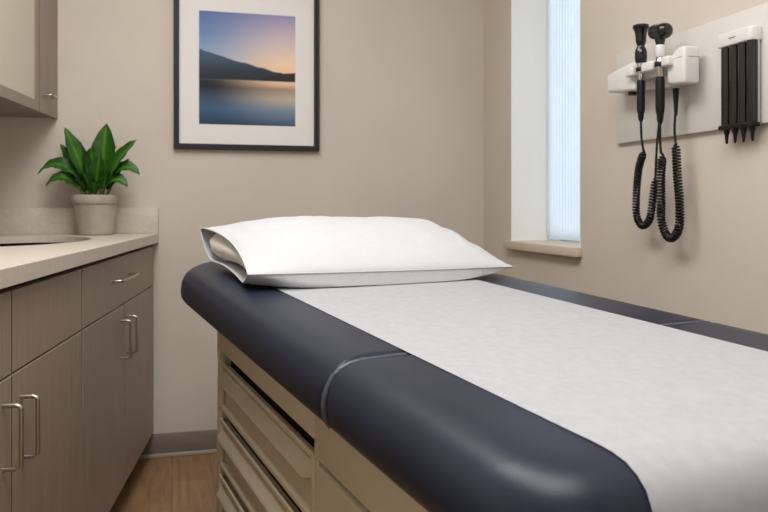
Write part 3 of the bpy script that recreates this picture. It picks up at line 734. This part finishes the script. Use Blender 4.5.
# second instrument: drum-shaped otoscope head
i2 = thing('otoscope', 'black otoscope with a drum-shaped head and white neck, second in the white holder', 'medical scope', (XI, YI[1], 1.28))
M2 = Matrix.Translation((XI, YI[1], 0))
hdm = Matrix.Translation((XI, YI[1] - .001, 1.498)) @ Matrix.Rotation(math.radians(98), 4, 'X')      # drum axis lies along the wall
bm = BM(); lathe(bm, [(.010, -.032), (.0165, -.0325), (.0200, -.029), (.0208, -.022), (.0206, -.015), (.0204, -.011), (.0204, -.006), (.0208, .002), (.0215, .012), (.0215, .022), (.0190, .030), (.0130, .035), (.004, .036)], hdm, 26)
lathe(bm, [(.0105, 1.454), (.0115, 1.464), (.0150, 1.480), (.0150, 1.492)], M2, 20)
hd2 = obj('scope_head', bm, M_blackg, i2, 45)
bm = BM(); lathe(bm, [(.0135, -.0330), (.0145, -.0345), (.0130, -.0340), (.003, -.0332)], hdm, 24); obj('lens', bm, M_lens, hd2)
bm = BM(); lathe(bm, [(.0105, 1.427), (.0130, 1.430), (.0130, 1.452), (.0115, 1.460), (.0095, 1.463)], M2, 24); obj('neck', bm, M_plas, i2, 40, label='white neck under the drum head')
bm = BM(); lathe(bm, [(.0100, 1.374), (.0108, 1.376), (.0108, 1.398), (.0118, 1.400), (.0118, 1.418), (.0105, 1.420), (.0105, 1.429)], M2, 24); obj('collar', bm, M_chrome, i2, 40)
bm = BM(); lathe(bm, [(.0140, 1.401), (.0150, 1.403), (.0150, 1.413), (.0140, 1.415)], M2, 24); obj('grip_band', bm, M_black, i2)
bm = BM(); lathe(bm, [(.0045, 1.245), (.0085, 1.256), (.0095, 1.274), (.0112, 1.277), (.0124, 1.290), (.0124, 1.362), (.0112, 1.374)], M2, 24); obj('scope_handle', bm, M_black, i2, 40)
P2 = [(XI + .006, YI[1] - .002, 1.160), (1.296, 1.868, 1.110), (1.306, 1.882, 1.030), (1.314, 1.893, .985), (1.320, 1.880, .944), (1.320, 1.850, .936), (1.320, 1.822, .966), (1.320, 1.820, 1.030), (1.320, 1.830, 1.110), (1.320, 1.836, 1.190)]
cord(i2, [(XI, YI[1], 1.250), (XI, YI[1], 1.205), (XI + .004, YI[1] + .002, 1.165)], P2, [(1.320, 1.836, 1.190), (1.320, 1.842, 1.225), (1.320, 1.838, 1.28), (1.322, 1.838, 1.34)], helix_r=.0094)
bm = BM(); lathe(bm, [(.0040, 1.268), (.0055, 1.290), (.0085, 1.338), (.0085, 1.342)], Matrix.Translation((1.3215, 1.838, 0)), 16); obj('strain_relief', bm, M_black, i2)

# ------------------------------------------------------------------ specula dispenser
sd = thing('specula_dispenser', 'white-capped dispenser with four smoked black tubes on the grey board', 'dispenser', (XP, 1.605, 1.19))
dy0, dy1, dx = 1.556, 1.677, .032
bm = BM()
prism(bm, [(XP, dy0, 1.418), (XP - dx + .014, dy0, 1.418), (XP - dx + .004, dy0 + .004, 1.418), (XP - dx, dy0 + .014, 1.418), (XP - dx, dy1, 1.418), (XP, dy1, 1.418)], (0, 0, .034), bev=.0035, seg=3)
cap = obj('cap', bm, M_plas, sd)
bm = BM(); box(bm, (XP - dx - .0006, 1.610, 1.434), (XP - dx + .0002, 1.634, 1.437)); obj('printed_mark', bm, M_grey, cap, label='small grey printed mark')
bm = BM(); box(bm, (XP - .004, dy0 + .026, 1.215), (XP, dy1 - .006, 1.419)); obj('wall_mount', bm, M_plas, sd)
bm = BM()
for y in (dy0 + .0035, dy1 - .0035, (dy0 + dy1) / 2): box(bm, (XP - .013, y - .0016, 1.222), (XP - .005, y + .0016, 1.419), bev=.0008, seg=1)
obj('divider', bm, M_chrome, sd)
bm = BM(); box(bm, (XP - .031, dy0, 1.212), (XP - .005, dy1, 1.224), bev=.004); obj('bottom_bar', bm, M_black, sd)
for k in range(4):
    y = dy0 + .0140 + .0300 * k; Mk = Matrix.Translation((XP - .0165, y, 0))
    bm = BM(); lathe(bm, [(.0128, 1.223), (.0133, 1.225), (.0133, 1.4185)], Mk, 20); tbn = obj('tube', bm, M_tube, sd, 40)
    bm = BM(); lathe(bm, [(.0024, 1.178), (.0030, 1.179), (.0050, 1.200), (.0070, 1.205), (.0080, 1.213)], Mk, 16); obj('speculum_tip', bm, M_black, tbn, 40)

# ------------------------------------------------------------------ light
def area(name, loc, rot, sx, sy, power, col):
    l = bpy.data.lights.new(name, 'AREA'); l.shape = 'RECTANGLE'; l.size = sx; l.size_y = sy; l.energy = power; l.color = col
    o = bpy.data.objects.new(name, l); COL.objects.link(o); o.location = loc; o.rotation_euler = rot; return o
WARM = (1.0, .995, .985)
area('ceiling_panel_light', (-.05, 1.75, ZC - .02), (0, 0, 0), .7, 1.3, 27, WARM)
area('ceiling_panel_light', (.25, .45, ZC - .02), (0, 0, 0), 1.1, 1.2, 35, WARM)
area('rear_fill_light', (-.2, YR + .05, 1.55), (math.radians(90), 0, 0), 1.8, 1.5, 6, (.99, .995, 1.0))  # unseen fill lamp added behind the camera; this wall has no window
area('daylight', (XR + .60, (WY0 + WY1) / 2, 1.55), (0, math.radians(90), 0), 1.9, .9, 16, (.82, .90, 1.0))
wd = bpy.data.worlds.new('world'); bpy.context.scene.world = wd; wd.use_nodes = True
N = wd.node_tree.nodes; L = wd.node_tree.links; bg = N['Background']
sky = N.new('ShaderNodeTexSky'); sky.sky_type = 'HOSEK_WILKIE'; sky.sun_direction = (-.5, .2, .8)
L.new(sky.outputs[0], bg.inputs['Color']); bg.inputs['Strength'].default_value = .25

# ------------------------------------------------------------------ camera
cd = bpy.data.cameras.new('camera'); cam = bpy.data.objects.new('camera', cd); COL.objects.link(cam)
cam.location = (0, 0, 1.02); cam.rotation_euler = (math.radians(90), 0, -yaw)
cd.sensor_width = 36; cd.lens = 36 * 780 / 768; cd.shift_y = -(256 - 207) / 768
cd.clip_start = .02
cd.dof.use_dof = True; cd.dof.focus_distance = 1.5; cd.dof.aperture_fstop = 8
sc = bpy.context.scene; sc.camera = cam
sc.view_settings.view_transform = 'Standard'; sc.view_settings.look = 'None'; sc.view_settings.exposure = 0.0
sc.cycles.max_bounces = 10; sc.cycles.diffuse_bounces = 6; sc.cycles.sample_clamp_indirect = 6
